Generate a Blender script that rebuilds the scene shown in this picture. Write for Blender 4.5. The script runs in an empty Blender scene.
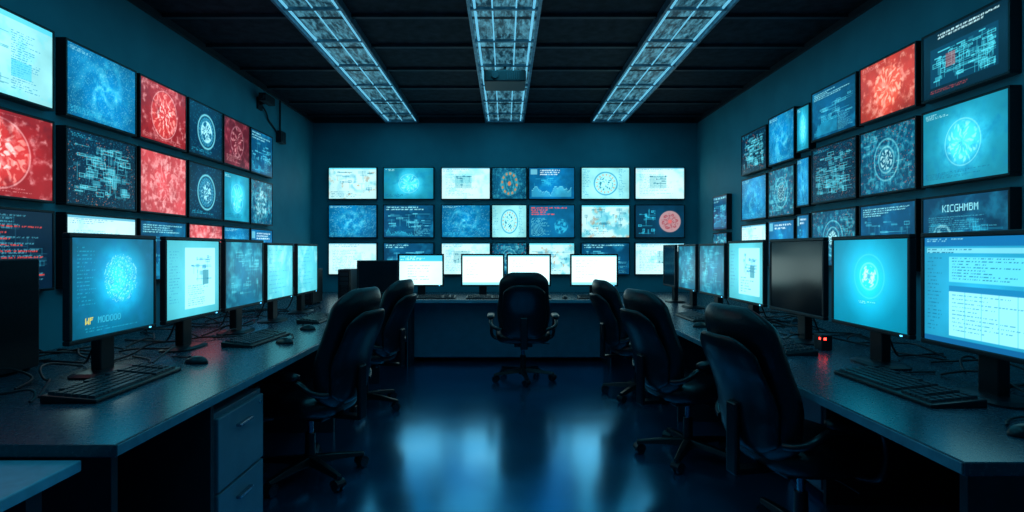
import bpy, math, random
import numpy as np
from mathutils import Vector, Matrix
random.seed(7)
scene = bpy.context.scene
try:
    scene.view_settings.view_transform = 'Standard'
    scene.view_settings.look = 'None'
except Exception as e:
    print(e)
COL = scene.collection
F = 560.0; EYE = 1.30
WX = 2.53; YB = 7.38; YF = -1.6; CH = 3.0; DZ = 0.75

# ------------------------------------------------------------------ materials
def new_mat(name):
    m = bpy.data.materials.new(name); m.use_nodes = True
    return m, m.node_tree.nodes, m.node_tree.links, m.node_tree.nodes['Principled BSDF']

def pmat(name, col, rough=0.5, metal=0.0, nscale=0, namt=0.15, bump=0.0, spec=0.5, emis=None, estr=0, rvar=0.0, stretch=(1,1,1)):
    m, n, l, b = new_mat(name)
    b.inputs['Roughness'].default_value = rough
    b.inputs['Metallic'].default_value = metal
    b.inputs['Specular IOR Level'].default_value = spec
    b.inputs['Base Color'].default_value = (*col, 1)
    if nscale:
        tc = n.new('ShaderNodeTexCoord'); mp = n.new('ShaderNodeMapping')
        mp.inputs['Scale'].default_value = stretch
        l.new(tc.outputs['Object'], mp.inputs['Vector'])
        nz = n.new('ShaderNodeTexNoise'); nz.inputs['Scale'].default_value = nscale
        nz.inputs['Detail'].default_value = 6
        l.new(mp.outputs['Vector'], nz.inputs['Vector'])
        cr = n.new('ShaderNodeValToRGB')
        cr.color_ramp.elements[0].position = 0.3; cr.color_ramp.elements[1].position = 0.7
        cr.color_ramp.elements[0].color = (*[c*(1-namt) for c in col], 1)
        cr.color_ramp.elements[1].color = (*[min(1, c*(1+namt)) for c in col], 1)
        l.new(nz.outputs['Fac'], cr.inputs['Fac']); l.new(cr.outputs['Color'], b.inputs['Base Color'])
        if rvar:
            mr = n.new('ShaderNodeMapRange')
            mr.inputs['To Min'].default_value = rough-rvar; mr.inputs['To Max'].default_value = rough+rvar
            mr.inputs['From Min'].default_value = 0.3; mr.inputs['From Max'].default_value = 0.7
            l.new(nz.outputs['Fac'], mr.inputs['Value']); l.new(mr.outputs['Result'], b.inputs['Roughness'])
        if bump:
            bp = n.new('ShaderNodeBump'); bp.inputs['Strength'].default_value = bump
            bp.inputs['Distance'].default_value = 0.004
            l.new(nz.outputs['Fac'], bp.inputs['Height']); l.new(bp.outputs['Normal'], b.inputs['Normal'])
    if emis:
        b.inputs['Emission Color'].default_value = (*emis, 1); b.inputs['Emission Strength'].default_value = estr
    return m

M_wall = pmat('wall_paint', (0.05, 0.31, 0.38), 0.6, nscale=3, namt=0.10, bump=0.05, spec=0.3)
M_ceil = pmat('ceiling_panel', (0.012, 0.020, 0.030), 0.7, nscale=14, namt=0.5, bump=0.3, spec=0.12)
M_rib = pmat('ceiling_rib', (0.020, 0.036, 0.050), 0.5, nscale=8, namt=0.3, spec=0.2)
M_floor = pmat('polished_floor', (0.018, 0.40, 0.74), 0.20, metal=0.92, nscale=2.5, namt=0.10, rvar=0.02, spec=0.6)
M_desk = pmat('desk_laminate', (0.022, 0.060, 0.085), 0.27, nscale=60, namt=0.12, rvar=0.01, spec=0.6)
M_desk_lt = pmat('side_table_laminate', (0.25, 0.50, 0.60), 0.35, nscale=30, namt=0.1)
M_edge_hl = pmat('desk_edge_highlight', (0.12, 0.28, 0.35), 0.3, nscale=20, namt=0.2)  # lighter laminate colour paints the highlight rim along the desk edges
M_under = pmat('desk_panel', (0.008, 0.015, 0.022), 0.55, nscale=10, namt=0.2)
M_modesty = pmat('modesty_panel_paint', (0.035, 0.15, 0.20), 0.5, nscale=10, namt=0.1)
M_cab = pmat('cabinet_metal', (0.12, 0.21, 0.26), 0.4, metal=0.2, nscale=12, namt=0.08)
M_plastic = pmat('black_plastic', (0.005, 0.008, 0.012), 0.35, nscale=60, namt=0.3, spec=0.45)
M_case = pmat('monitor_back_plastic', (0.007, 0.012, 0.017), 0.45, nscale=50, namt=0.3)
M_leather = pmat('black_leather', (0.004, 0.007, 0.011), 0.34, nscale=70, namt=0.4, bump=0.35, spec=0.45)
M_shell = pmat('chair_shell', (0.005, 0.008, 0.012), 0.28, nscale=40, namt=0.2)
M_key = pmat('key_plastic', (0.020, 0.032, 0.042), 0.4, nscale=90, namt=0.2)
M_chrome = pmat('brushed_metal', (0.28, 0.42, 0.52), 0.25, metal=1.0, nscale=40, namt=0.1)
M_cable = pmat('cable_rubber', (0.012, 0.016, 0.02), 0.45, nscale=30, namt=0.2)
M_led = pmat('red_led', (0.3, 0.0, 0.0), 0.4, emis=(1, 0.03, 0.02), estr=10)
M_bled = pmat('blue_led', (0.0, 0.1, 0.3), 0.4, emis=(0.1, 0.6, 1.0), estr=3)
M_rail = pmat('tray_rail', (0.12, 0.26, 0.34), 0.4, metal=0.6, nscale=20, namt=0.4)
M_tube = pmat('light_tube', (0.3, 0.6, 0.7), 0.4, emis=(0.13, 0.50, 0.72), estr=1.0)
M_off = pmat('screen_off', (0.006, 0.012, 0.018), 0.15, nscale=4, namt=0.2)
M_base = pmat('baseboard', (0.02, 0.03, 0.04), 0.5, nscale=8, namt=0.1)

def tray_mat():
    m, n, l, b = new_mat('tray_diffuser')
    tc = n.new('ShaderNodeTexCoord')
    mp = n.new('ShaderNodeMapping'); mp.inputs['Scale'].default_value = (1, 0.22, 1)
    l.new(tc.outputs['Object'], mp.inputs['Vector'])
    nz = n.new('ShaderNodeTexNoise'); nz.inputs['Scale'].default_value = 24; nz.inputs['Detail'].default_value = 8
    nz.inputs['Roughness'].default_value = 0.8
    l.new(mp.outputs['Vector'], nz.inputs['Vector'])
    cr = n.new('ShaderNodeValToRGB')
    e = cr.color_ramp.elements
    e[0].position = 0.45; e[0].color = (0.003, 0.016, 0.028, 1)
    e[1].position = 0.70; e[1].color = (0.15, 0.58, 0.80, 1)
    l.new(nz.outputs['Fac'], cr.inputs['Fac'])
    l.new(cr.outputs['Color'], b.inputs['Emission Color'])
    b.inputs['Emission Strength'].default_value = 0.85
    b.inputs['Base Color'].default_value = (0.03, 0.05, 0.06, 1)
    b.inputs['Roughness'].default_value = 0.4
    return m
M_tray = tray_mat()

def screen_mat(name, strength):
    m, n, l, b = new_mat(name)
    at = n.new('ShaderNodeAttribute'); at.attribute_name = 'pix'
    b.inputs['Base Color'].default_value = (0.004, 0.006, 0.008, 1)
    b.inputs['Roughness'].default_value = 0.3
    l.new(at.outputs['Color'], b.inputs['Emission Color'])
    b.inputs['Emission Strength'].default_value = strength
    try: m.cycles.emission_sampling = 'NONE'
    except Exception: pass
    return m
M_scr = screen_mat('display_pixels', 1.4)
M_scr_hi = screen_mat('display_pixels_bright', 1.8)

# ------------------------------------------------------------------ mesh builder
class MB:
    def __init__(s): s.v=[]; s.f=[]; s.m=[]
    def add(s, verts, faces, mi=0, mat=None):
        o=len(s.v)
        s.v += [tuple((mat@Vector(v)) if mat else v) for v in verts]
        s.f += [tuple(i+o for i in f) for f in faces]; s.m += [mi]*len(faces)
    def box(s, x0,x1,y0,y1,z0,z1, mi=0, mat=None, top=None):
        t = top or 0
        v=[(x0,y0,z0),(x1,y0,z0),(x1,y1,z0),(x0,y1,z0),(x0+t,y0+t,z1),(x1-t,y0+t,z1),(x1-t,y1-t,z1),(x0+t,y1-t,z1)]
        f=[(0,3,2,1),(4,5,6,7),(0,1,5,4),(1,2,6,5),(2,3,7,6),(3,0,4,7)]
        s.add(v,f,mi,mat)
    def cyl(s, p0, p1, r0, r1=None, n=16, mi=0, mat=None):
        r1 = r0 if r1 is None else r1
        p0=Vector(p0); p1=Vector(p1); d=(p1-p0).normalized()
        a=d.orthogonal().normalized(); b=d.cross(a)
        v=[];
        for p,r in ((p0,r0),(p1,r1)):
            for i in range(n):
                t=2*math.pi*i/n; v.append(tuple(p+a*(r*math.cos(t))+b*(r*math.sin(t))))
        f=[(i,(i+1)%n,n+(i+1)%n,n+i) for i in range(n)]
        f.append(tuple(range(n-1,-1,-1))); f.append(tuple(range(n,2*n)))
        s.add(v,f,mi,mat)
    def rings(s, rings, mi=0, mat=None, cap=True):
        n=len(rings[0]); v=[p for r in rings for p in r]; f=[]
        for k in range(len(rings)-1):
            for i in range(n):
                j=(i+1)%n; f.append((k*n+i,k*n+j,(k+1)*n+j,(k+1)*n+i))
        if cap:
            f.append(tuple(range(n-1,-1,-1))); f.append(tuple(range((len(rings)-1)*n,len(rings)*n)))
        s.add(v,f,mi,mat)
    def obj(s, name, mats, parent=None, bevel=0, smooth=False, loc=None, rot=0, seg=2, sub=0):
        me=bpy.data.meshes.new(name); me.from_pydata(s.v,[],s.f)
        for m in (mats if isinstance(mats,(list,tuple)) else [mats]): me.materials.append(m)
        me.polygons.foreach_set('material_index', s.m)
        if smooth: me.polygons.foreach_set('use_smooth',[True]*len(s.f))
        me.update()
        o=bpy.data.objects.new(name,me); COL.objects.link(o)
        if parent: o.parent=parent
        if loc is not None: o.location=loc
        if rot: o.rotation_euler=(0,0,rot)
        if bevel:
            b=o.modifiers.new('bevel','BEVEL'); b.width=bevel; b.segments=seg; b.limit_method='ANGLE'; b.angle_limit=math.radians(40)
        if sub:
            q=o.modifiers.new('sub','SUBSURF'); q.levels=sub; q.render_levels=sub
        return o

def empty(name, loc, rot=0):
    e=bpy.data.objects.new(name,None); COL.objects.link(e); e.location=loc; e.rotation_euler=(0,0,rot)
    e.empty_display_size=0.1
    return e

def tube(name, pts, r, mat, parent=None, loc=None, cyclic=False):
    cu=bpy.data.curves.new(name,'CURVE'); cu.dimensions='3D'; cu.bevel_depth=r; cu.bevel_resolution=2; cu.resolution_u=6; cu.use_fill_caps=True
    if pts and not isinstance(pts[0], list): pts=[pts]
    for pl in pts:
        sp=cu.splines.new('NURBS'); sp.points.add(len(pl)-1)
        for i,p in enumerate(pl): sp.points[i].co=(*p,1)
        sp.use_endpoint_u=True; sp.order_u=3; sp.use_cyclic_u=cyclic
    cu.materials.append(mat)
    o=bpy.data.objects.new(name,cu); COL.objects.link(o)
    if parent: o.parent=parent
    if loc is not None: o.location=loc
    return o

def slab(name,x0,x1,y0,y1,z0,z1,mat,bevel=0,parent=None):
    b=MB(); b.box(x0,x1,y0,y1,z0,z1); return b.obj(name,mat,bevel=bevel,parent=parent)

# ------------------------------------------------------------------ screen contents (procedural pixel grids)
def S(r,g,b): return np.array([r,g,b],float)/255.0
WH=S(195,240,250); CY=S(60,185,225); BL=S(18,105,165); DK=S(4,28,50); MD=S(8,72,115); RD=S(190,50,48); PK=S(240,190,190)

def noise(rng,h,w,sc,octs=4):
    out=np.zeros((h,w)); amp=1; tot=0
    for o in range(octs):
        gh=max(2,int(h/sc*(2**o))+2); gw=max(2,int(w/sc*(2**o))+2)
        g=rng.random((gh,gw))
        yy=np.linspace(0,gh-1.001,h); xx=np.linspace(0,gw-1.001,w)
        yi=yy.astype(int); xi=xx.astype(int); fy=(yy-yi)[:,None]; fx=(xx-xi)[None,:]
        yj=np.minimum(yi+1,gh-1); xj=np.minimum(xi+1,gw-1)
        a=g[yi][:,xi]*(1-fy)*(1-fx)+g[yi][:,xj]*(1-fy)*fx+g[yj][:,xi]*fy*(1-fx)+g[yj][:,xj]*fy*fx
        out+=a*amp; tot+=amp; amp*=0.6
    return out/tot
def rect(a,x0,y0,x1,y1,c,al=1.0):
    h,w,_=a.shape; X0,X1=int(x0*w),max(int(x0*w)+1,int(x1*w)); Y0,Y1=int(y0*h),max(int(y0*h)+1,int(y1*h))
    a[Y0:Y1,X0:X1]=a[Y0:Y1,X0:X1]*(1-al)+c*al
def frame(a,x0,y0,x1,y1,c,al=1.0):
    h,w,_=a.shape; t=1.01/w; u=1.01/h
    rect(a,x0,y0,x1,y0+u,c,al); rect(a,x0,y1-u,x1,y1,c,al); rect(a,x0,y0,x0+t,y1,c,al); rect(a,x1-t,y0,x1,y1,c,al)
def lines(a,rng,x0,y0,x1,y1,c,gh=2,gap=2,al=0.9,fill=0.85):
    h,w,_=a.shape; X0,X1=int(x0*w),int(x1*w); y=int(y0*h); Y1=int(y1*h)
    while y+gh<=Y1:
        x=X0; end=X0+int((X1-X0)*rng.uniform(0.35,1.0)*fill+1)
        while x<end:
            L=rng.integers(2,9)
            for k in range(L):
                if x+k>=min(end,X1): break
                for q in range(gh):
                    if rng.random()<0.72: a[y+q,x+k]=a[y+q,x+k]*(1-al)+c*al
            x+=L+1+rng.integers(0,2)
        y+=gh+gap
def grids(a,cx,cy):
    h,w,_=a.shape; yy,xx=np.mgrid[0:h,0:w]
    return (xx/w-cx)*w/h,(yy/h-cy)
def blend(a,k,c):
    k=np.clip(k,0,1)[...,None]; a[:]=a*(1-k)+c*k
def ring(a,cx,cy,r,t,c,al=1.0):
    X,Y=grids(a,cx,cy); blend(a,np.clip(1.5-np.abs(np.hypot(X,Y)-r)/t,0,1)*al,c)
def disc(a,cx,cy,r,c,al=1.0):
    X,Y=grids(a,cx,cy); blend(a,np.clip((r-np.hypot(X,Y))*60,0,1)*al,c)
def dotring(a,cx,cy,r,t,n,c,al=1.0):
    X,Y=grids(a,cx,cy); an=np.arctan2(Y,X); d=np.abs(np.hypot(X,Y)-r)
    blend(a,np.clip(1.5-d/t,0,1)*(np.sin(an*n)>0)*al,c)
def figure(a,rng,cx,cy,r,c,al=0.9,fold=None):
    X,Y=grids(a,cx,cy); R=np.hypot(X,Y)/r; n=fold or int(rng.integers(1,7))
    h,w,_=a.shape
    an=np.arctan2(Y,X)+rng.uniform(0,6)+0.8*noise(rng,h,w,h*.15,3); f=np.abs(((an*n/(2*math.pi))%1.0)-0.5)*2
    T=noise(rng,64,64,14,4); k=T[np.clip((R*60).astype(int),0,63),np.clip((f*63).astype(int),0,63)]
    k2=np.clip((k-.46)*9,0,1)*np.clip((1-R)*6,0,1)
    blend(a,k2*al,c)
def coral(a,rng,cx,cy,r,c,al=.8,n=14):
    """branching radial filaments"""
    h,w,_=a.shape; X,Y=grids(a,cx,cy); R=np.hypot(X,Y)/r
    an=np.arctan2(Y,X); nn=noise(rng,h,w,h*.2,4)
    s=np.sin(an*n+nn*14+R*5)*.6+np.sin(an*n*2.3-R*12+nn*20)*.4
    blend(a,np.clip((s-.15)*2.5,0,1)*np.clip((1.05-R)*5,0,1)*np.clip(R*4,.3,1)*al,c)
def cloud(a,rng,thr,c,al,sc=.12,soft=4,cx=None):
    h,w,_=a.shape; n=noise(rng,h,w,h*sc,5); k=np.clip((n-thr)*soft,0,1)
    if cx is not None:
        X,Y=grids(a,cx,.5); k=k*np.clip(1.3-np.hypot(X,Y)*1.9,0,1)
    blend(a,k*al,c)
def swirl(a,rng,cx,cy,c,al=.5,arms=3,tight=16):
    X,Y=grids(a,cx,cy); R=np.hypot(X,Y); an=np.arctan2(Y,X); h,w,_=a.shape
    s=np.sin(arms*an+R*tight+5*noise(rng,h,w,h*.3,4)); blend(a,np.clip(s-.35,0,1)*np.clip(1.1-R*1.5,0,1)*al*1.6,c)
def chart(a,rng,x0,y0,x1,y1,c,al=.8):
    h,w,_=a.shape; X0,X1,Y0,Y1=int(x0*w),int(x1*w),int(y0*h),int(y1*h); v=.5
    for x in range(X0,X1):
        v=min(1,max(.05,v+rng.uniform(-.18,.18))); t=int(Y1-(Y1-Y0)*v)
        a[t:Y1,x]=a[t:Y1,x]*(1-al*.4)+c*al*.4; a[t,x]=a[t,x]*(1-al)+c*al
def schem(a,rng,x0,y0,x1,y1,c,n=26,al=0.8):
    for i in range(n):
        bw=rng.uniform(0.03,0.2)*(x1-x0); bh=rng.uniform(0.02,0.14)*(y1-y0)
        x=rng.uniform(x0,x1-bw); y=rng.uniform(y0,y1-bh)
        if rng.random()<0.5: frame(a,x,y,x+bw,y+bh,c,al)
        else: rect(a,x,y,x+bw,y+bh,c,al*rng.uniform(0.2,0.7))
        if rng.random()<0.6: rect(a,x+bw/2,y,x+bw/2,min(y1,y+rng.uniform(.1,.3)),c,al*.7)
        else: rect(a,x,y+bh/2,min(x1,x+rng.uniform(.1,.4)),y+bh/2,c,al*.7)
def speckle(a,rng,amt,c,al=0.7):
    blend(a,(rng.random(a.shape[:2])<amt)*al,c)
FONT={'B':"11110 10001 11110 10001 10001 10001 11110",'C':"01111 10000 10000 10000 10000 10000 01111",
'D':"11110 10001 10001 10001 10001 10001 11110",'F':"11111 10000 11110 10000 10000 10000 10000",'G':"01111 10000 10000 10011 10001 10001 01111",
'H':"10001 10001 10001 11111 10001 10001 10001",'I':"111 010 010 010 010 010 111",'K':"10001 10010 10100 11000 10100 10010 10001",
'M':"10001 11011 10101 10101 10001 10001 10001",'O':"01110 10001 10001 10001 10001 10001 01110",'W':"10001 10001 10001 10101 10101 11011 10001",' ':"000 000 000 000 000 000 000"}
def word(a,txt,x,y,c,s=1):
    h,w,_=a.shape; px=int(x*w); py=int(y*h)
    for ch in txt:
        g=FONT[ch].split()
        for r,row in enumerate(g):
            for q,b in enumerate(row):
                if b=='1': 
                    yy=py+r*s; xx=px+q*s
                    if yy+s<=h and xx+s<=w: a[yy:yy+s,xx:xx+s]=c
        px+=(len(g[0])+1)*s
def base(rng,w,h,c,var=0.25,vign=0.3):
    n=noise(rng,h,w,h*0.4,4)
    a=np.ones((h,w,3))*c*(1-var+2*var*n[...,None])
    X,Y=grids(a,0.5,0.5); a*=(1-vign*np.clip(np.hypot(X,Y)*1.2,0,1))[...,None]
    return a

def content(style,seed,w,h):
    rng=np.random.default_rng(seed)
    g=2 if w>100 else 1
    if style=='doc':
        a=base(rng,w,h,S(165,230,244),0.12,0.15); cloud(a,rng,.5,CY,.4,.3)
        rect(a,0,0,1,.07,CY,.6); lines(a,rng,.03,.1,.5,.18,MD,2,1)
        schem(a,rng,.05,.2,.6,.9,MD,26,.5); lines(a,rng,.62,.2,.96,.92,BL,1,2,.7)
        rect(a,.08,.25,.25,.45,MD,.6); rect(a,.62,.55,.8,.75,CY,.5)
    elif style=='white':
        a=base(rng,w,h,S(205,242,249),0.06,0.1); cloud(a,rng,.52,CY,.35,.3)
        lines(a,rng,.04,.05,.96,.12,BL,1,2,.6); lines(a,rng,.08,.22,.9,.92,BL,1,2,.4); rect(a,0,0,1,.04,BL,.5)
        if rng.random()<.6:
            x=rng.uniform(.1,.5); rect(a,x,.25,x+.35,.65,S(110,165,175),.45); schem(a,rng,x,.25,x+.35,.65,MD,8,.5)
    elif style=='map':
        a=base(rng,w,h,S(195,238,246),0.08,0.1); cloud(a,rng,.54,S(70,160,190),.6,.4,8); cloud(a,rng,.60,S(165,125,80),.6,.15,6); schem(a,rng,.05,.1,.95,.75,MD,14,.4); swirl(a,rng,.5,.5,BL,.3,2,12)
        rect(a,0,0,1,.06,CY,.7); lines(a,rng,.05,.78,.95,.95,MD,1,2,.6)
    elif style=='blue':
        a=base(rng,w,h,S(10,130,200),0.3,0.35); cloud(a,rng,.48,S(110,225,252),.6,.12,4,.5); swirl(a,rng,.5,.5,S(140,232,255),.35)
        lines(a,rng,.04,.04,.6,.1,WH,1,1,.6); speckle(a,rng,.06,WH,.4); lines(a,rng,.04,.86,.9,.96,CY,1,1,.6)
    elif style=='bluehead':
        a=base(rng,w,h,S(10,112,178),0.3,0.3); cloud(a,rng,.5,CY,.5,.2,4,.5); lines(a,rng,.25,.08,.95,.24,S(235,250,255),2,2,.8,1)
        chart(a,rng,.06,.6,.94,.94,S(130,225,250),.8); rect(a,.04,.05,.18,.22,WH,.5); schem(a,rng,.03,.3,.6,.6,CY,14,.5)
        if rng.random()<.5: figure(a,rng,.6,.5,.22,S(170,230,250),.6)
    elif style=='cyan':
        a=base(rng,w,h,S(40,172,214),0.2,0.35); X,Y=grids(a,.5,.5); a+=(np.clip(.5-np.hypot(X,Y),0,1)*.7)[...,None]*S(140,240,255)
        cloud(a,rng,.5,S(15,110,160),.5,.15,4); ring(a,.5,.5,.3,.008,WH,.4); coral(a,rng,.5,.5,.28,WH,.5,9); lines(a,rng,.04,.05,.4,.12,WH,1,1,.7); lines(a,rng,.04,.86,.95,.95,MD,1,1,.6)
    elif style=='red':
        a=base(rng,w,h,S(185,34,40),0.25,0.35)
        disc(a,.5,.5,.40,S(215,62,58),.6); coral(a,rng,.5,.5,.42,S(248,170,160),.7,11); disc(a,.5,.5,.15,S(200,50,50),.7); coral(a,rng,.5,.5,.24,S(252,225,220),.85,5); ring(a,.5,.5,.41,.010,PK,.6)
        cloud(a,rng,.54,S(250,205,205),.55,.1,5); lines(a,rng,.04,.04,.96,.1,PK,1,1,.5,1); lines(a,rng,.04,.9,.96,.97,PK,1,1,.5,1); cloud(a,rng,.58,S(90,14,24),.5,.2,6)
    elif style=='redorange':
        a=base(rng,w,h,S(215,62,42),0.25,0.3); disc(a,.52,.5,.36,S(235,105,75),.5); coral(a,rng,.52,.5,.40,S(252,190,165),.75,8); cloud(a,rng,.5,S(252,205,190),.5,.1,5); lines(a,rng,.04,.04,.6,.1,PK,1,1,.5,1)
    elif style=='pink':
        a=base(rng,w,h,S(205,72,78),0.3,0.15); coral(a,rng,.5,.5,.5,S(250,190,190),.5,7); cloud(a,rng,.48,S(250,200,200),.6,.08,4)
        schem(a,rng,.05,.08,.95,.92,PK,12,.3)
    elif style=='darkred':
        a=base(rng,w,h,S(110,28,45),0.4,0.4); cloud(a,rng,.5,S(215,110,125),.5,.1); coral(a,rng,.5,.46,.35,PK,.55,7)
        ring(a,.5,.45,.33,.015,S(190,150,160),.4); lines(a,rng,.1,.8,.9,.95,PK,1,1,.5)
    elif style=='emblem':
        a=base(rng,w,h,S(5,50,85),0.3,0.4); disc(a,.5,.5,.3,S(12,95,140),.8); ring(a,.5,.5,.33,.018,S(140,215,235),.8)
        dotring(a,.5,.5,.26,.02,26,S(150,215,230),.4); figure(a,rng,.5,.5,.24,S(180,235,250),.9,3); lines(a,rng,.08,.88,.92,.95,CY,1,1,.6); speckle(a,rng,.04,CY,.5)
    elif style=='orange':
        a=base(rng,w,h,S(10,80,120),0.3,0.3); cloud(a,rng,.5,S(90,180,200),.5,.1); disc(a,.5,.5,.40,S(80,165,180),.5); 
        dotring(a,.5,.5,.32,.04,12,S(200,120,60),.8); figure(a,rng,.5,.5,.3,S(15,75,105),.8); disc(a,.5,.5,.08,S(200,110,60),.9); speckle(a,rng,.06,CY,.5)
    elif style=='schem':
        a=base(rng,w,h,S(5,38,64),0.3,0.2); schem(a,rng,.08,.12,.92,.88,S(100,190,215),70,.75); speckle(a,rng,.06,CY,.45); speckle(a,rng,.01,S(230,140,90),.8); lines(a,rng,.05,.04,.6,.09,CY,1,1,.6)
    elif style=='text':
        a=base(rng,w,h,S(8,72,116),0.3,0.2); cloud(a,rng,.5,S(30,140,190),.5,.25); lines(a,rng,.05,.06,.95,.2,S(160,225,240),2,2,.8,1); schem(a,rng,.05,.25,.95,.7,S(100,200,230),24,.6); chart(a,rng,.05,.65,.6,.95,CY); lines(a,rng,.62,.6,.95,.95,S(120,205,230),1,1,.6,1)
    elif style=='redtext':
        a=base(rng,w,h,S(14,98,150),0.3,0.2); lines(a,rng,.05,.08,.95,.3,S(230,80,70),2,2,.9,1); figure(a,rng,.7,.65,.25,CY,.7); lines(a,rng,.05,.4,.5,.95,S(120,205,225),1,1,.7,1)
    elif style=='reddots':
        a=base(rng,w,h,S(5,30,54),0.3,0.2); schem(a,rng,.05,.05,.95,.95,S(60,140,170),30,.4); lines(a,rng,.04,.06,.96,.95,S(100,165,190),g,g,.6,1); lines(a,rng,.3,.2,.96,.9,S(220,70,60),g,3*g,.8,1)
    elif style=='circle':
        a=base(rng,w,h,S(10,76,115),0.35,0.3); cloud(a,rng,.45,S(100,205,230),.6,.06,3); schem(a,rng,.02,.05,.98,.95,S(120,205,225),26,.4); speckle(a,rng,.012,S(235,130,80),.8)
        if rng.random()<.5:
            disc(a,.5,.5,.17,S(8,60,92),.7); ring(a,.5,.5,.32,.014,S(150,225,240),.5); ring(a,.5,.5,.2,.014,S(170,225,235),.5); figure(a,rng,.5,.5,.17,WH,.8)
        else:
            coral(a,rng,.45,.5,.38,WH,.6,6); cloud(a,rng,.52,WH,.5,.2,6,.5)
    elif style=='lightcircle':
        a=base(rng,w,h,S(160,230,244),0.15,0.15); ring(a,.5,.5,.36,.02,BL,.6); dotring(a,.5,.5,.28,.03,16,S(190,120,70),.5); coral(a,rng,.5,.5,.24,MD,.7,4); lines(a,rng,.03,.05,.22,.95,BL,1,2,.6)
        lines(a,rng,.78,.05,.97,.95,BL,1,2,.6)
    elif style=='pinkcircle':
        a=base(rng,w,h,S(8,56,88),0.3,0.3); disc(a,.7,.5,.34,S(200,150,150),.8); figure(a,rng,.7,.5,.28,S(140,60,70),.8); disc(a,.7,.5,.07,S(200,90,90),.8); schem(a,rng,.04,.1,.42,.9,CY,22,.7)
    elif style=='bigword':
        a=base(rng,w,h,S(8,62,100),0.3,0.2); cloud(a,rng,.5,CY,.3,.2); word(a,'KICGHMBM',.26,.11,S(135,200,222),2)
        lines(a,rng,.08,.27,.9,.95,S(110,190,215),2,2,.5,1); schem(a,rng,.05,.30,.95,.95,CY,40,.5); figure(a,rng,.25,.55,.2,WH,.5)
    elif style=='darkhead':
        a=base(rng,w,h,S(4,30,50),0.3,0.2); lines(a,rng,.2,.06,.95,.16,S(190,225,235),3,2,.9,1); rect(a,.1,.25,.9,.85,S(8,66,100),.6)
        schem(a,rng,.12,.28,.88,.84,S(90,205,230),70,.75); lines(a,rng,.1,.9,.8,.96,S(170,60,60),2,1,.7,1); rect(a,.3,.4,.42,.60,S(190,70,60),.5)
    elif style=='desk_globe':
        a=base(rng,w,h,S(12,150,208),0.15,0.55); X,Y=grids(a,.55,.42); r=np.hypot(X,Y); a+=(np.clip(.45-r,0,1)*1.0)[...,None]*S(90,225,250)
        cloud(a,rng,.5,S(20,110,165),.4,.12); blend(a,(r<.26)*(rng.random((h,w))<.35)*(.35+.65*(np.sin(r*120+3*np.sin(4*np.arctan2(Y,X)))>0))*.6,WH)
        lines(a,rng,.06,.1,.3,.7,CY,1,3,.5); word(a,'WF',.14,.81,S(215,210,70),1); word(a,'MODOOO',.28,.81,S(60,170,205),1)
        lines(a,rng,.14,.91,.9,.96,CY,1,2,.5)
    elif style=='desk_doc':
        a=base(rng,w,h,S(100,212,240),0.08,0.25); rect(a,.32,.10,.92,.9,S(180,236,248),.8); schem(a,rng,.42,.15,.84,.55,BL,14,.5); lines(a,rng,.38,.6,.86,.86,MD,1,2,.5); rect(a,.66,.4,.78,.60,S(30,100,130),.6); lines(a,rng,.05,.15,.28,.8,BL,1,3,.5)
    elif style=='desk_dim':
        a=base(rng,w,h,S(18,115,158),0.3,0.4); schem(a,rng,.1,.1,.9,.9,S(110,200,220),34,.4); cloud(a,rng,.5,S(90,200,225),.5,.2)
    elif style=='desk_light':
        a=base(rng,w,h,S(105,215,242),0.1,0.2); lines(a,rng,.08,.1,.9,.9,BL,1,4,.4); cloud(a,rng,.5,WH,.5,.3)
    elif style=='desk_emblem':
        a=base(rng,w,h,S(4,158,205),0.08,0.3); X,Y=grids(a,.52,.42); a+=(np.clip(.55-np.hypot(X,Y),0,1)*.6)[...,None]*S(110,240,255)
        ring(a,.52,.42,.25,.008,WH,.2); ring(a,.52,.42,.15,.010,WH,.4); figure(a,rng,.52,.42,.14,S(225,245,250),.8,2); disc(a,.52,.42,.04,S(30,130,165),.6); lines(a,rng,.38,.72,.66,.75,WH,1,1,.6,1)
    elif style=='desk_ui':
        a=base(rng,w,h,S(45,170,222),0.12,0.25); rect(a,0,0,1,.09,S(14,100,160)); lines(a,rng,.03,.02,.5,.06,WH,1,1,.6); rect(a,.03,.11,.97,.16,WH,.5); lines(a,rng,.04,.12,.6,.16,MD,1,2,.8)
        lines(a,rng,.04,.2,.22,.9,MD,1,3,.6); rect(a,.25,.19,.97,.42,S(110,212,242),.8); lines(a,rng,.28,.2,.95,.4,MD,1,2,.7,1)
        rect(a,.25,.46,.97,.92,S(165,230,247),.85); lines(a,rng,.28,.54,.95,.9,S(30,100,150),1,3,.6,1); rect(a,.25,.46,.97,.51,S(14,110,170),.9); rect(a,0,.95,1,1,S(20,90,145))
        for k in range(1,5): rect(a,.25+.144*k,.51,.25+.144*k,.92,S(80,170,205),.6)
    elif style=='desk_white':
        a=base(rng,w,h,S(215,250,254),0.03,0.08); rect(a,0,0,1,.06,CY,.6); lines(a,rng,.1,.2,.8,.8,CY,1,3,.3); rect(a,0,.93,1,1,S(90,170,200),.6)
    elif style=='desk_head':
        a=base(rng,w,h,S(205,246,252),0.04,0.1); rect(a,0,0,1,.22,S(35,150,195),.8); lines(a,rng,.04,.05,.9,.2,WH,1,1,.8,1); lines(a,rng,.2,.35,.8,.85,BL,1,3,.35)
    else:
        a=base(rng,w,h,S(8,30,45),0.2,0.2)
    a=np.clip(a,0,1)
    cool=np.clip((a[...,2]-a[...,0])*3,0,1)
    a[...,0]*=1-cool*.35*(1-a[...,1]); a[...,1]=np.clip(a[...,1]*(1+.04*cool),0,1)
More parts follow.
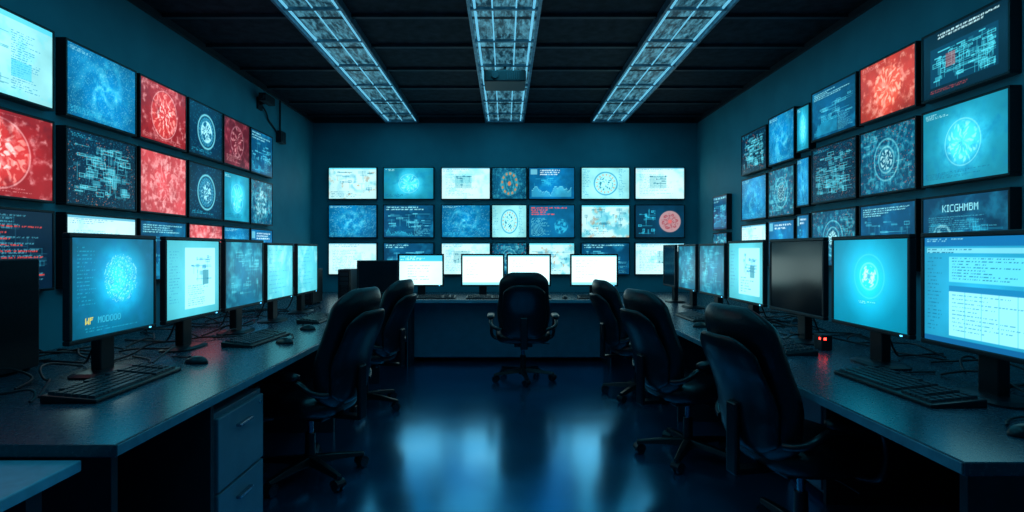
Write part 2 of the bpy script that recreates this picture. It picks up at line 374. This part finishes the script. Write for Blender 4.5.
    return np.where(a<=0.04045,a/12.92,((a+0.055)/1.055)**2.4)

def screen_mesh(name,w,h,style,seed,nx,ny,mat,parent,loc):
    px=content(style,seed,nx,ny)
    xs=np.linspace(-w/2,w/2,nx); zs=np.linspace(h/2,-h/2,ny)
    X,Z=np.meshgrid(xs,zs); co=np.stack([X,np.zeros_like(X),Z],-1).reshape(-1,3)
    i=np.arange(nx*ny).reshape(ny,nx)
    q=np.stack([i[1:,:-1],i[1:,1:],i[:-1,1:],i[:-1,:-1]],-1).reshape(-1,4)
    me=bpy.data.meshes.new(name); nf=len(q)
    me.vertices.add(nx*ny); me.vertices.foreach_set('co',co.ravel())
    me.loops.add(nf*4); me.loops.foreach_set('vertex_index',q.ravel().astype(np.int32))
    me.polygons.add(nf); me.polygons.foreach_set('loop_start',np.arange(0,nf*4,4,dtype=np.int32))
    me.update(calc_edges=True); me.validate()
    at=me.attributes.new('pix','FLOAT_COLOR','POINT')
    c=np.ones((nx*ny,4),np.float32); c[:,:3]=px.reshape(-1,3); at.data.foreach_set('color',c.ravel())
    me.materials.append(mat)
    o=bpy.data.objects.new(name,me); COL.objects.link(o); o.parent=parent; o.location=loc
    return o

def bezel_builder(w,h,d,b,mb,cx=0,cz=0,y0=0):
    mb.box(cx-w/2,cx+w/2,y0,y0+d,cz+h/2-b,cz+h/2); mb.box(cx-w/2,cx+w/2,y0,y0+d,cz-h/2,cz-h/2+b)
    mb.box(cx-w/2,cx-w/2+b,y0,y0+d,cz-h/2+b,cz+h/2-b); mb.box(cx+w/2-b,cx+w/2,y0,y0+d,cz-h/2+b,cz+h/2-b)
    mb.box(cx-w/2+b,cx+w/2-b,y0+0.006,y0+d,cz-h/2+b,cz+h/2-b)

def wall_screen(loc,rot,w,h,style,seed,nx,ny,depth=0.06,bz=0.014):
    e=empty('wall_monitor',loc,rot)
    mb=MB(); bezel_builder(w,h,depth,bz,mb,y0=-depth); mb.obj('bezel',M_plastic,e,bevel=0.003)
    screen_mesh('display',w-2*bz,h-2*bz,style,seed,nx,ny,M_scr,e,(0,-depth+0.004,0))
    return e

def desk_monitor(loc,rot,w,h,zb,style,seed,nx=96,ny=76,hi=False):
    e=empty('computer_monitor',loc,rot)
    cz=zb+h/2; mb=MB(); bezel_builder(w,h,0.03,0.02,mb,cz=cz,y0=-0.015)
    mb.box(-w*0.36,w*0.36,0.015,0.055,cz-h*0.34,cz+h*0.34,0)
    mb.obj('bezel',M_case,e,bevel=0.005)
    if style=='off':
        s=MB(); s.add([(-w/2+.02,0,-h/2+.02),(w/2-.02,0,-h/2+.02),(w/2-.02,0,h/2-.02),(-w/2+.02,0,h/2-.02)],[(0,1,2,3)]); s.obj('display',M_off,e,loc=(0,-0.010,cz))
    else:
        screen_mesh('display',w-.04,h-.04,style,seed,nx,ny,M_scr_hi if hi else M_scr,e,(0,-0.011,cz))
    st=MB(); st.box(-0.045,0.045,0.03,0.075,0.015,cz); st.box(-0.03,0.03,0.02,0.05,cz-0.05,cz+0.05); st.obj('stand_neck',M_plastic,e,bevel=0.006)
    ft=MB(); rs=[]
    for z,k in ((0,1.0),(0.008,1.0),(0.018,0.82),(0.022,0.5)):
        rs.append([(0.14*k*math.copysign(abs(math.cos(t))**0.6,math.cos(t)),0.05+0.09*k*math.copysign(abs(math.sin(t))**0.6,math.sin(t)),z) for t in [2*math.pi*i/28 for i in range(28)]])
    ft.rings(rs); ft.obj('stand_foot',M_plastic,e,smooth=False)
    bt=MB(); bt.box(w/2-0.06,w/2-0.045,-0.0165,-0.015,zb+0.006,zb+0.012); bt.obj('power_light',M_bled if style!='off' else M_plastic,e)
    return e

def keyboard(loc,rot,L=0.46,D=0.17):
    e=empty('keyboard',loc,rot); mb=MB()
    v=[(-L/2,-D/2,0),(L/2,-D/2,0),(L/2,D/2,0),(-L/2,D/2,0),(-L/2,-D/2,0.014),(L/2,-D/2,0.014),(L/2,D/2,0.032),(-L/2,D/2,0.032)]
    mb.add(v,[(0,3,2,1),(4,5,6,7),(0,1,5,4),(1,2,6,5),(2,3,7,6),(3,0,4,7)]); mb.obj('case',M_plastic,e,bevel=0.005)
    k=MB(); rows=6; cols=21; cw=(L-0.03)/cols; rh=(D-0.03)/rows
    for r in range(rows):
        y=-D/2+0.015+r*rh; z=0.014+0.018*(r+0.5)/rows
        c=0
        while c<cols:
            if c in (14,18) and not (r==0 and c==18): c+=1; 
            n=6 if (r==0 and c==4) else (2 if (r in (1,2) and c in (0,12)) else 1)
            x=-L/2+0.015+c*cw*0.99
            if r==rows-1 and c in (1,6,11): c+=1; continue
            k.box(x+0.0012,x+cw*n-0.0012,y+0.0012,y+rh-0.0012,z-0.004,z+0.009,0,None,0.002)
            c+=n
    k.obj('keys',M_key,e)
    return e

def mouse(loc,rot):
    e=empty('computer_mouse',loc,rot); mb=MB(); rs=[]
    for j in range(9):
        s=j/8*math.pi/2; r=math.cos(s); z=0.036*math.sin(s)
        if j==8: r=0.03
        rs.append([(0.032*r*math.cos(t)*(1-.12*math.sin(t)),0.058*r*math.sin(t)-0.004*math.sin(s),z) for t in [2*math.pi*i/24 for i in range(24)]])
    mb.rings(rs); mb.obj('body',M_plastic,e,smooth=True)
    w=MB(); w.cyl((-0.004,0.03,0.029),(0.004,0.03,0.029),0.008); w.obj('scroll_wheel',M_key,e)
    return e

def pc_tower(loc,rot,w=0.2,d=0.42,h=0.45):
    e=empty('pc_tower',loc,rot); b=MB(); b.box(-w/2,w/2,-d/2,d/2,0.012,h); b.obj('case',M_case,e,bevel=0.006)
    p=MB(); p.box(-w/2+.01,w/2-.01,-d/2-.012,-d/2,0.03,h-.01); 
    p.obj('front_panel',M_plastic,e,bevel=0.006)
    q=MB()
    for i in range(3): q.box(-w/2+.025,w/2-.025,-d/2-.016,-d/2-.012,h-.07-.05*i,h-.035-.05*i)
    for i in range(8): q.box(-w/2+.04,w/2-.04,-d/2-.015,-d/2-.012,.06+.015*i,.066+.015*i)
    q.obj('drive_bays',M_key,e)
    f=MB()
    for sx in (-1,1):
        for sy in (-1,1): f.cyl((sx*(w/2-.03),sy*(d/2-.04),0),(sx*(w/2-.03),sy*(d/2-.04),.013),.015)
    f.obj('feet',M_plastic,e)
    return e

# ------------------------------------------------------------------ office chair (faces local +Y)
def sup(t,a,b,n):
    c,s=math.cos(t),math.sin(t)
    return a*math.copysign(abs(c)**(2/n),c), b*math.copysign(abs(s)**(2/n),s)
def interp(x,pts):
    for (a,b),(c,d) in zip(pts,pts[1:]):
        if x<=c:
            k=(x-a)/(c-a); k=k*k*(3-2*k); return b+(d-b)*k
    return pts[-1][1]
def office_chair(loc,rot,H=1.08,wspin=0.3,wide=1.0):
    spin=wspin-rot
    e=empty('office_chair',loc,rot)
    z0=0.44
    def back(sc_w,sc_t,yo,za,zb_,name,mat):
        mb=MB(); rs=[]; N=34; M=36
        for j in range(N):
            u=j/(N-1); s=0.5-0.5*math.cos(math.pi*u)
            z=za+(zb_-za)*s
            hw=interp(s,[(0,.19),(.12,.225),(.42,.245),(.66,.228),(.82,.225),(1,.19)])*sc_w*wide
            edge=math.sqrt(max(0,1-((max(0,abs(s-.5)-.36))/.14)**2)) if abs(s-.5)<.4999 else 0
            hw*=0.50+0.50*edge
            th=interp(s,[(0,.045),(.25,.065),(.5,.050),(.8,.062),(1,.05)])*sc_t*(0.12+0.88*edge)
            yc=-0.235-0.125*s+0.03*math.sin(s*math.pi*1.2)+0.04*max(0,s-.75)+yo
            ring_=[]
            for i in range(M):
                x,y=sup(2*math.pi*i/M,hw,th,2.5)
                y+=0.05*(x/.24)**2
                groove=0.008*(math.exp(-((s-.30)/.012)**2)+math.exp(-((s-.50)/.012)**2)+math.exp(-((s-.72)/.012)**2))
                if y>0: y-=groove
                ring_.append((x,yc+y,z))
            rs.append(ring_)
        mb.rings(rs); return mb.obj(name,mat,e,smooth=True)
    back(1.0,1.0,0,z0,H,'backrest',M_leather)
    back(0.84,0.45,-0.05,z0+.03,H-.12,'back_shell',M_shell)
    mb=MB(); rs=[]
    for j,(z,k) in enumerate([(0.385,.80),(0.39,.93),(0.41,.99),(0.44,1.0),(0.470,.98),(0.487,.92),(0.497,.78),(0.500,.4)]):
        rr=[]
        for i in range(36):
            x,y=sup(2*math.pi*i/36,.26*k*wide,.25*k,3.4)
            zz=z-0.03*max(0,(y-.12)/.13)**2+0.012*(x/.25)**2
            rr.append((x,y+.02,zz))
        rs.append(rr)
    mb.rings(rs); mb.obj('seat',M_leather,e,smooth=True)
    mb=MB(); mb.box(-.09,.09,-.14,.12,.345,.39); 
    mb.box(-.035,.035,-.33,-.12,.355,.38)
    mb.box(-.035,.035,-.345,-.32,.355,.66)
    mb.obj('tilt_mechanism',M_shell,e,bevel=.008)
    mb=MB(); mb.cyl((0,0,.11),(0,0,.25),.030,.028,20); mb.cyl((0,0,.25),(0,0,.35),.018,.018,20,1); mb.cyl((0,0,.06),(0,0,.125),.045,.038,20); mb.obj('gas_column',[M_plastic,M_chrome],e)
    tube('height_lever',[(.08,.03,.365),(.2,.04,.36),(.27,.04,.35)],.005,M_plastic,e)
    mb=MB(); cs=MB(); wh=MB()
    for i in range(5):
        a=spin+i*2*math.pi/5; R=Matrix.Rotation(a,4,'Z')
        v=[]; 
        for (x,wd,zt,zb2) in ((.03,.034,.120,.075),(.17,.028,.107,.075),(.31,.020,.087,.066)):
            v+= [(x,-wd,zb2),(x,wd,zb2),(x,wd*.6,zt),(x,-wd*.6,zt)]
        f=[(0,1,2,3)[::-1],(8,9,10,11)]
        for s_ in (0,4):
            for q in range(4):
                f.append((s_+q,s_+(q+1)%4,s_+4+(q+1)%4,s_+4+q))
        mb.add(v,f,0,R)
        cs.cyl((.305,0,.05),(.305,0,.082),.009,mat=R)
        T=R@Matrix.Translation((.305,0,0))@Matrix.Rotation(0.8*math.sin(i*2.3+spin*3),4,'Z')
        for sx in (-1,1): wh.cyl((-.01,sx*.008,.030),(-.01,sx*.028,.030),.030,.028,18,mat=T)
        hood=[]
        for jj in range(8):
            t=math.pi*jj/7
            cx=-.01+.035*math.cos(t); cz=.032+.035*math.sin(t)
            hood.append([(cx,-.029,cz),(cx,.029,cz),(-.01+.029*math.cos(t),.029,.032+.029*math.sin(t)),(-.01+.029*math.cos(t),-.029,.032+.029*math.sin(t))])
        cs.rings(hood,mat=T)
    mb.obj('star_base',M_shell,e,bevel=.004); cs.obj('castor_hoods',M_plastic,e); wh.obj('castor_wheels',M_plastic,e,bevel=.003)
    for sx,nm in ((-1,'left'),(1,'right')):
        x=sx*.305*wide
        tube('armrest_loop_'+nm,[(sx*.20,.10,.385),(sx*.27,.11,.39),(x,.12,.43),(x,.13,.54),(x,.10,.615),(x,-.02,.62),(x,-.13,.615),(x,-.20,.57),(sx*.26,-.235,.54),(sx*.21,-.25,.535)],.017,M_shell,e)
        p=MB(); rr=[]
        for z,k in ((.622,.85),(.630,1),(.648,1),(.660,.8)):
            rr.append([(x+a_,-.01+b_,z) for a_,b_ in [sup(2*math.pi*i/24,.040*k,.135*k,3) for i in range(24)]])
        p.rings(rr); p.obj('arm_pad_'+nm,M_leather,e,smooth=True)
    return e

# ================================================================== ROOM
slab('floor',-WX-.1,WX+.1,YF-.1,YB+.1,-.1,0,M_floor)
slab('wall_left',-WX-.1,-WX,YF,YB,0,CH,M_wall)
slab('wall_right',WX,WX+.1,YF,YB,0,CH,M_wall)
slab('wall_back',-WX-.1,WX+.1,YB,YB+.1,0,CH,M_wall)
slab('wall_front',-WX-.1,WX+.1,YF-.1,YF,0,CH,M_wall)
slab('ceiling',-WX-.1,WX+.1,YF-.1,YB+.1,CH+.02,CH+.12,M_ceil)
slab('baseboard_back',-WX,WX,YB-.015,YB,0,.09,M_base)
slab('baseboard_left',-WX,-WX+.015,YF,YB-.015,0,.09,M_base)
slab('baseboard_right',WX-.015,WX,YF,YB-.015,0,.09,M_base)
mb=MB()
y=YF+.3
while y<YB:
    mb.box(-WX,WX,y-.02,y+.02,CH-.002,CH+.02); y+=.60
mb.obj('trim_1',M_rib)
mb=MB(); mb.box(-WX,WX,YB-.03,YB,CH-.03,CH+.02); mb.box(-WX,-WX+.03,YF,YB,CH-.03,CH+.02); mb.box(WX-.03,WX,YF,YB,CH-.03,CH+.02)
mb.obj('trim_2',M_base)

def tray(xa,xb,ya,yb,mid=True):
    e=empty('ceiling_light_tray',(0,0,0)); z=CH-.02
    r=MB()
    for x in (xa,xb): r.box(x-.010,x+.010,ya,yb,z-.02,CH+.02)
    r.box(xa,xb,ya,ya+.02,z-.02,CH+.02); r.box(xa,xb,yb-.02,yb,z-.02,CH+.02)
    y=ya+.3
    while y<yb-.05:
        r.box(xa,xb,y-.010,y+.010,z-.010,z+.012); y+=.60
    r.obj('rails',M_rail,e)
    p=MB(); p.box(xa+.010,xb-.010,ya+.02,yb-.02,z+.02,z+.03); p.obj('diffuser',M_tray,e)
    t=MB(); w=xb-xa
    for k in ([.08,.33,.67,.92] if mid else [.08,.5,.92]):
        x=xa+w*k
        t.cyl((x,ya+.03,z+.004),(x,yb-.03,z+.004),.009 if k in (.08,.92) else .005,n=8)
    t.obj('light_tubes',M_tube,e)
tray(-.25,.24,-.6,7.3,True); tray(-1.55,-1.13,-.6,7.3,False); tray(1.12,1.55,-.6,7.3,False)
e=empty('ceiling_projector',(0.0,5.2,0))
mb=MB(); mb.box(-.19,.19,-.16,.16,2.82,2.92); mb.obj('body',M_case,e,bevel=.01)
mb=MB(); mb.box(-.012,.012,-.1,-.08,2.92,CH-.01); mb.box(-.012,.012,.08,.1,2.92,CH-.01); mb.obj('hangers',M_plastic,e)
mb=MB(); mb.cyl((-.09,-.16,2.87),(-.09,-.19,2.87),.03); 
for i in range(6): mb.box(.02+.02*i,.03+.02*i,-.166,-.16,2.84,2.90)
mb.obj('lens_and_vents',M_key,e)

# ================================================================== WALL MONITORS
def lw(xa,xb):
    return (WX-.06)*F/(505-xa),(WX-.06)*F/(505-xb)
sd=100
cols=[(None,55),(66,137),(140,187),(189,223),(224,250),(251,273)]
rowz=[(2.06,2.50),(1.555,2.005),(1.08,1.515)]
st=[['doc','blue','red','emblem','darkred','text'],['red','schem','pink','emblem','cyan','circle'],['reddots','white','text','pink','blue','bluehead']]
for ci,(xa,xb) in enumerate(cols):
    if xa is None: d1=(WX-.06)*F/(505-xb); d0=d1-.70
    else: d0,d1=lw(xa,xb)
    for ri,(za,zb_) in enumerate(rowz):
        sd+=1
        n=(150,104) if ci<3 else (84,66)
        wall_screen((-WX,(d0+d1)/2,(za+zb_)/2),math.pi/2,d1-d0,zb_-za,st[ri][ci],sd,*n)
rcols=[(1010,921),(916,859),(856,811),(809,796),(794,768),(766,741)]
rz=[[(2.165,2.56)]*3+[(2.12,2.50)]+[(2.08,2.53),(2.07,2.49)],[(1.665,2.11)]*3+[(1.66,2.07)]+[(1.60,2.04),(1.60,2.03)],[(1.17,1.61)]*3+[(1.17,1.6)]+[(1.15,1.57),(1.15,1.56)]]
rs_=[['darkhead','redorange','text','cyan','blue','schem'],['cyan','circle','schem','blue','circle','blue'],['bigword','text','circle','bluehead','bluehead','white']]
for ci,(xa,xb) in enumerate(rcols):
    d0=(WX-.06)*F/(xa-505); d1=(WX-.06)*F/(xb-505)
    for ri in range(3):
        sd+=1; za,zb_=rz[ri][ci]
        n=(160,112) if ci<3 else (70,56)
        if ci==0 and ri==2: n=(210,146)
        wall_screen((WX,(d0+d1)/2,(za+zb_)/2),-math.pi/2,d1-d0,zb_-za,rs_[ri][ci],sd,*n)
for za,zb_,s_ in ((1.53,1.93,'text'),(1.1,1.50,'circle')):
    sd+=1; wall_screen((WX,6.45,(za+zb_)/2),-math.pi/2,.42,zb_-za,s_,sd,40,44)
K=(YB-.06)/F
bc=[(328,377),(383,434),(441,490.5),(491.5,527),(528.5,575),(581,630),(635,685)]
bz=[(167,199.5),(204.5,238),(242.5,275)]
bs=[['map','cyan','white','orange','bluehead','lightcircle','white'],['blue','text','blue','lightcircle','redtext','map','pinkcircle'],['white','text','white','circle','map','text','white']]
for ci,(xa,xb) in enumerate(bc):
    for ri,(ya,yb) in enumerate(bz):
        sd+=1
        x0=(xa-505)*K; x1=(xb-505)*K; z1=EYE+(250-ya)*K; z0=EYE+(250-yb)*K
        wall_screen(((x0+x1)/2,YB,(z0+z1)/2),0,x1-x0,z1-z0,bs[ri][ci],sd,90,60,bz=.012)

e=empty('security_camera',(-WX,5.75,2.80))
mb=MB(); mb.box(0,.02,-.05,.05,-.06,.06); mb.cyl((.02,0,0),(.10,0,.02),.012); mb.obj('bracket',M_case,e)
mb=MB(); mb.box(.06,.13,-.14,.10,.0,.08); mb.cyl((.095,-.14,.04),(.095,-.165,.04),.028); mb.obj('body',M_case,e,bevel=.006)
tube('cable',[(.01,.04,.0),(.03,.12,-.05),(.012,.2,-.12),(.012,.3,-.14),(.012,.42,-.20)],.009,M_cable,e)
e=empty('junction_box',(-WX,6.25,2.55)); mb=MB(); mb.box(0,.06,-.07,.07,-.06,.07); mb.box(.06,.066,-.05,.05,-.04,.05); mb.obj('case',M_case,e,bevel=.005)
tube('conduit',[(.02,0,.07),(.02,0,.2),(.02,0,.42)],.011,M_case,e)

# ================================================================== DESKS
XL=-1.10; XR=1.19; YD=6.18
W2=WX-.02
def desk(name,x0,x1,y0,y1,panels,edge=None,mod=None):
    e=empty(name,(0,0,0))
    t=MB(); t.box(x0,x1,y0,y1,DZ-.037,DZ); t.obj('top',M_desk,e,bevel=.004)
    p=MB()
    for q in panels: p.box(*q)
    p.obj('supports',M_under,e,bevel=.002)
    if edge: b=MB(); b.box(*edge); b.obj('edge_highlight',M_edge_hl,e,bevel=.002)  # thin pale strip, edge highlight put into its colour
    if mod:
        b=MB()
        for q in mod: b.box(*q)
        b.obj('modesty_panel',M_modesty,e,bevel=.002)
    return e
desk('desk',-W2,XL,1.58,YB-.02,[(-W2+.1,XL-.12,y-.015,y+.015,0,DZ-.037) for y in (1.75,4.00,5.45)]+[(-W2+.1,XL-.02,2.13,2.155,0,DZ-.037),(-W2+.1,XL-.12,2.64,2.66,0,DZ-.037),(-W2+.3,-W2+.33,1.77,7.2,.25,DZ-.037)],  # full-depth panel before the drawer pedestal: added dark sheet standing in for shade
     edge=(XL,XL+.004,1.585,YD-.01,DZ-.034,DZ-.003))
desk('desk',XR,W2,1.45,YB-.02,[(XR+.12,W2-.1,y-.015,y+.015,0,DZ-.037) for y in (1.6,4.25,5.6)]+[(XR+.45,W2-.1,2.86,2.885,0,DZ-.037)]+[(W2-.33,W2-.3,1.6,7.2,.25,DZ-.037)],
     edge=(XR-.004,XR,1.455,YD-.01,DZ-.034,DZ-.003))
desk('desk',XL+.006,XR-.006,YD,YB-.02,[(XL+.02,XL+.05,YD+.04,YB-.1,0,DZ-.037),(XR-.05,XR-.02,YD+.04,YB-.1,0,DZ-.037)],
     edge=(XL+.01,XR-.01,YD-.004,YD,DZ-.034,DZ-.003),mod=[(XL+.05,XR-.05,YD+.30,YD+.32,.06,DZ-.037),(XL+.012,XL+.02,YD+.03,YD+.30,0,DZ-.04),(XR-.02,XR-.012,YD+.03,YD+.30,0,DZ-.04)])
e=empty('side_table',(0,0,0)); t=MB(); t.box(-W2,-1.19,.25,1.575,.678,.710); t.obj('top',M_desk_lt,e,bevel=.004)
p=MB(); 
for x in (-W2+.05,-1.27):
    for y in (.33,1.48): p.box(x-.025,x+.025,y-.025,y+.025,0,.678)
p.obj('legs',M_under,e)

def pedestal(x0,x1,y0,y1,side):
    e=empty('drawer_pedestal',((x0+x1)/2,(y0+y1)/2,0)); w=(x1-x0)/2; d=(y1-y0)/2
    b=MB(); b.box(-w,w,-d,d,.03,.66); b.obj('carcass',M_cab,e,bevel=.004)
    f=MB(); h=MB(); xs=w*side
    for za,zb_ in ((.05,.34),(.35,.64)):
        f.box(min(xs,xs+.018*side),max(xs,xs+.018*side),-d+.012,d-.012,za,zb_)
        xx=xs+.018*side; h.box(min(xx,xx+.02*side),max(xx,xx+.02*side),-.06,.06,zb_-.075,zb_-.062)
    h.cyl((xs+.018*side,d-.05,.61),(xs+.024*side,d-.05,.61),.009)
    f.obj('drawers',M_cab,e,bevel=.004); h.obj('handles',M_chrome,e,bevel=.003)
    c=MB()
    for sx in (-1,1):
        for sy in (-1,1): c.cyl((sx*(w-.05),sy*(d-.05)-.01,.016),(sx*(w-.05),sy*(d-.05)+.01,.016),.016)
    c.obj('castors',M_plastic,e)
pedestal(-1.65,-1.135,2.17,2.60,1)
pedestal(1.66,2.10,2.90,3.26,-1)

# ================================================================== DESK MONITORS
XM=1.75
Lm=[(2.23,2.79,'desk_globe'),(2.86,3.42,'desk_doc'),(3.47,4.03,'desk_dim'),(4.08,4.60,'desk_light'),(4.68,5.2,'desk_light')]
for i,(a,b,s_) in enumerate(Lm):
    desk_monitor((-XM,(a+b)/2,DZ),math.pi/2,b-a,.455 if i<3 else .44,.165,s_,300+i,130 if i<2 else 80,106 if i<2 else 64)
Rm=[(1.79,2.34,'desk_ui'),(2.40,2.98,'desk_emblem'),(3.05,3.68,'off'),(3.76,4.36,'desk_doc'),(4.43,5.02,'desk_dim'),(5.10,5.62,'desk_dim'),(5.72,6.15,'off')]
for i,(a,b,s_) in enumerate(Rm):
    desk_monitor((XM,(a+b)/2,DZ),-math.pi/2,b-a,.455 if i<4 else .44,.165,s_,320+i,140 if i<2 else 80,112 if i<2 else 64)
for i,(xa,xb,s_) in enumerate([(398,444,'desk_head'),(461,504.5,'desk_white'),(506.5,551,'desk_white'),(570,618,'desk_white')]):
    d=6.62; k=d/F
    desk_monitor((((xa+xb)/2-505)*k,d,DZ),0,(xb-xa)*k,.385,.12,s_,340+i,60,44,True)
desk_monitor((-1.36,6.0,DZ),math.radians(12),.44,.36,.08,'off',350)
pc_tower((-2.28,2.42,DZ),0,.24,.36,.51)
pc_tower((-2.0,5.75,DZ),0,.16,.3,.36)
pc_tower((-1.74,6.2,DZ),0,.14,.28,.34)

keyboard((-1.57,2.28,DZ),math.pi/2+.03,.56,.20)
keyboard((-1.50,3.40,DZ),math.pi/2-.05,.50,.18)
keyboard((-1.47,4.4,DZ),math.pi/2,.46,.17)
keyboard((1.57,2.22,DZ),-math.pi/2+.02,.56,.20)
keyboard((1.55,3.14,DZ),-math.pi/2-.05,.48,.17)
keyboard((1.52,4.5,DZ),-math.pi/2,.46,.17)
keyboard((-.78,6.38,DZ),0,.44,.15); keyboard((-.22,6.36,DZ),0,.44,.15); keyboard((.30,6.36,DZ),0,.44,.15); keyboard((1.0,6.38,DZ),0,.34,.14)
mouse((-1.50,2.72,DZ),1.5); mouse((-1.30,3.30,DZ),1.3); mouse((-1.36,3.86,DZ),1.4)
mouse((1.55,1.66,DZ),-1.5); mouse((1.40,4.0,DZ),-1.6); mouse((1.38,4.95,DZ),-1.6); mouse((.68,6.36,DZ),0)

def cables(sign,name='cable_bundle'):
    rng=random.Random(5+sign); pl=[]
    for i in range(26):
        y=rng.uniform(2.0,5.2); x=rng.uniform(1.90,2.2); p=[]
        a=rng.uniform(0,6.28)
        for k in range(7):
            p.append((sign*max(1.70,min(2.4,x)),y,DZ+.006+(.05*rng.random() if 0<k<6 else 0)))
            a+=rng.uniform(-1,1); x+=.10*math.cos(a); y+=.12*math.sin(a)
        pl.append(p)
    for m in (Lm if sign<0 else Rm[:5]):
        yc=(m[0]+m[1])/2
        pl.append([(sign*1.83,yc+.08,DZ+.3),(sign*1.9,yc+.1,DZ+.15),(sign*1.95,yc+.1,DZ+.02),(sign*2.05,yc+.2,DZ+.006),(sign*2.3,yc+.25,DZ+.006)])
    tube(name,pl,.005,M_cable)
cables(-1); cables(1)
tube('keyboard_cable',[[(-1.67,2.4,DZ+.012),(-1.75,2.55,DZ+.006),(-1.70,2.78,DZ+.006),(-1.9,2.86,DZ+.006)],[(1.68,2.35,DZ+.012),(1.78,2.42,DZ+.006),(1.74,2.50,DZ+.006),(1.92,2.50,DZ+.006)],[(-1.5,2.79,DZ+.01),(-1.55,2.84,DZ+.006),(-1.7,2.86,DZ+.006)],[(-1.59,3.5,DZ+.012),(-1.72,3.45,DZ+.02),(-1.80,3.46,DZ+.006)],[(-1.3,3.37,DZ+.01),(-1.33,3.6,DZ+.006),(-1.5,3.72,DZ+.006),(-1.8,3.5,DZ+.006)],[(1.55,1.73,DZ+.01),(1.62,1.82,DZ+.006),(1.8,1.84,DZ+.006),(1.95,1.9,DZ+.006)]],.004,M_cable)
e=empty('usb_hub',(1.76,3.10,DZ),0); mb=MB(); mb.box(-.03,.03,-.04,.04,0,.085); mb.obj('case',M_case,e,bevel=.005)
mb=MB(); mb.box(-.018,-.004,-.042,-.04,.058,.070); mb.box(-.032,-.03,-.03,-.018,.058,.070); mb.obj('indicator',M_led,e)

# ================================================================== CHAIRS
office_chair((.18,5.62,0),0,1.09,-math.pi/2+.1,1.05)
office_chair((-1.12,3.22,0),math.radians(74),1.09,math.radians(-42))
office_chair((-1.16,4.64,0),math.radians(76),1.06,math.radians(-20))
office_chair((1.29,2.44,0),math.radians(-78),1.07,.4)
office_chair((1.15,3.52,0),math.radians(-74),1.06,math.radians(-120))
office_chair((1.18,4.98,0),math.radians(-78),1.04,math.radians(-130))

def area(name,loc,sx,sy,energy,col,rot=(0,0,0)):
    l=bpy.data.lights.new(name,'AREA'); l.shape='RECTANGLE'; l.size=sx; l.size_y=sy; l.energy=energy; l.color=col
    o=bpy.data.objects.new(name,l); COL.objects.link(o); o.location=loc; o.rotation_euler=rot; return o
for x in (-1.34,0,1.34):
    area('ceiling_lamp',(x,3.6,CH-.05),.3,6.5,15,(.05,.62,.95))

w=bpy.data.worlds.new('world'); scene.world=w; w.use_nodes=True
w.node_tree.nodes['Background'].inputs[0].default_value=(.002,.01,.02,1)

cam=bpy.data.cameras.new('camera'); co=bpy.data.objects.new('camera',cam); COL.objects.link(co)
co.location=(0,0,EYE); co.rotation_euler=(math.pi/2,0,0)
cam.sensor_width=36; cam.lens=F/1024*36; cam.shift_x=7/1024; cam.shift_y=-6/1024; cam.clip_start=.05
scene.camera=co
print('objects',len(bpy.data.objects))
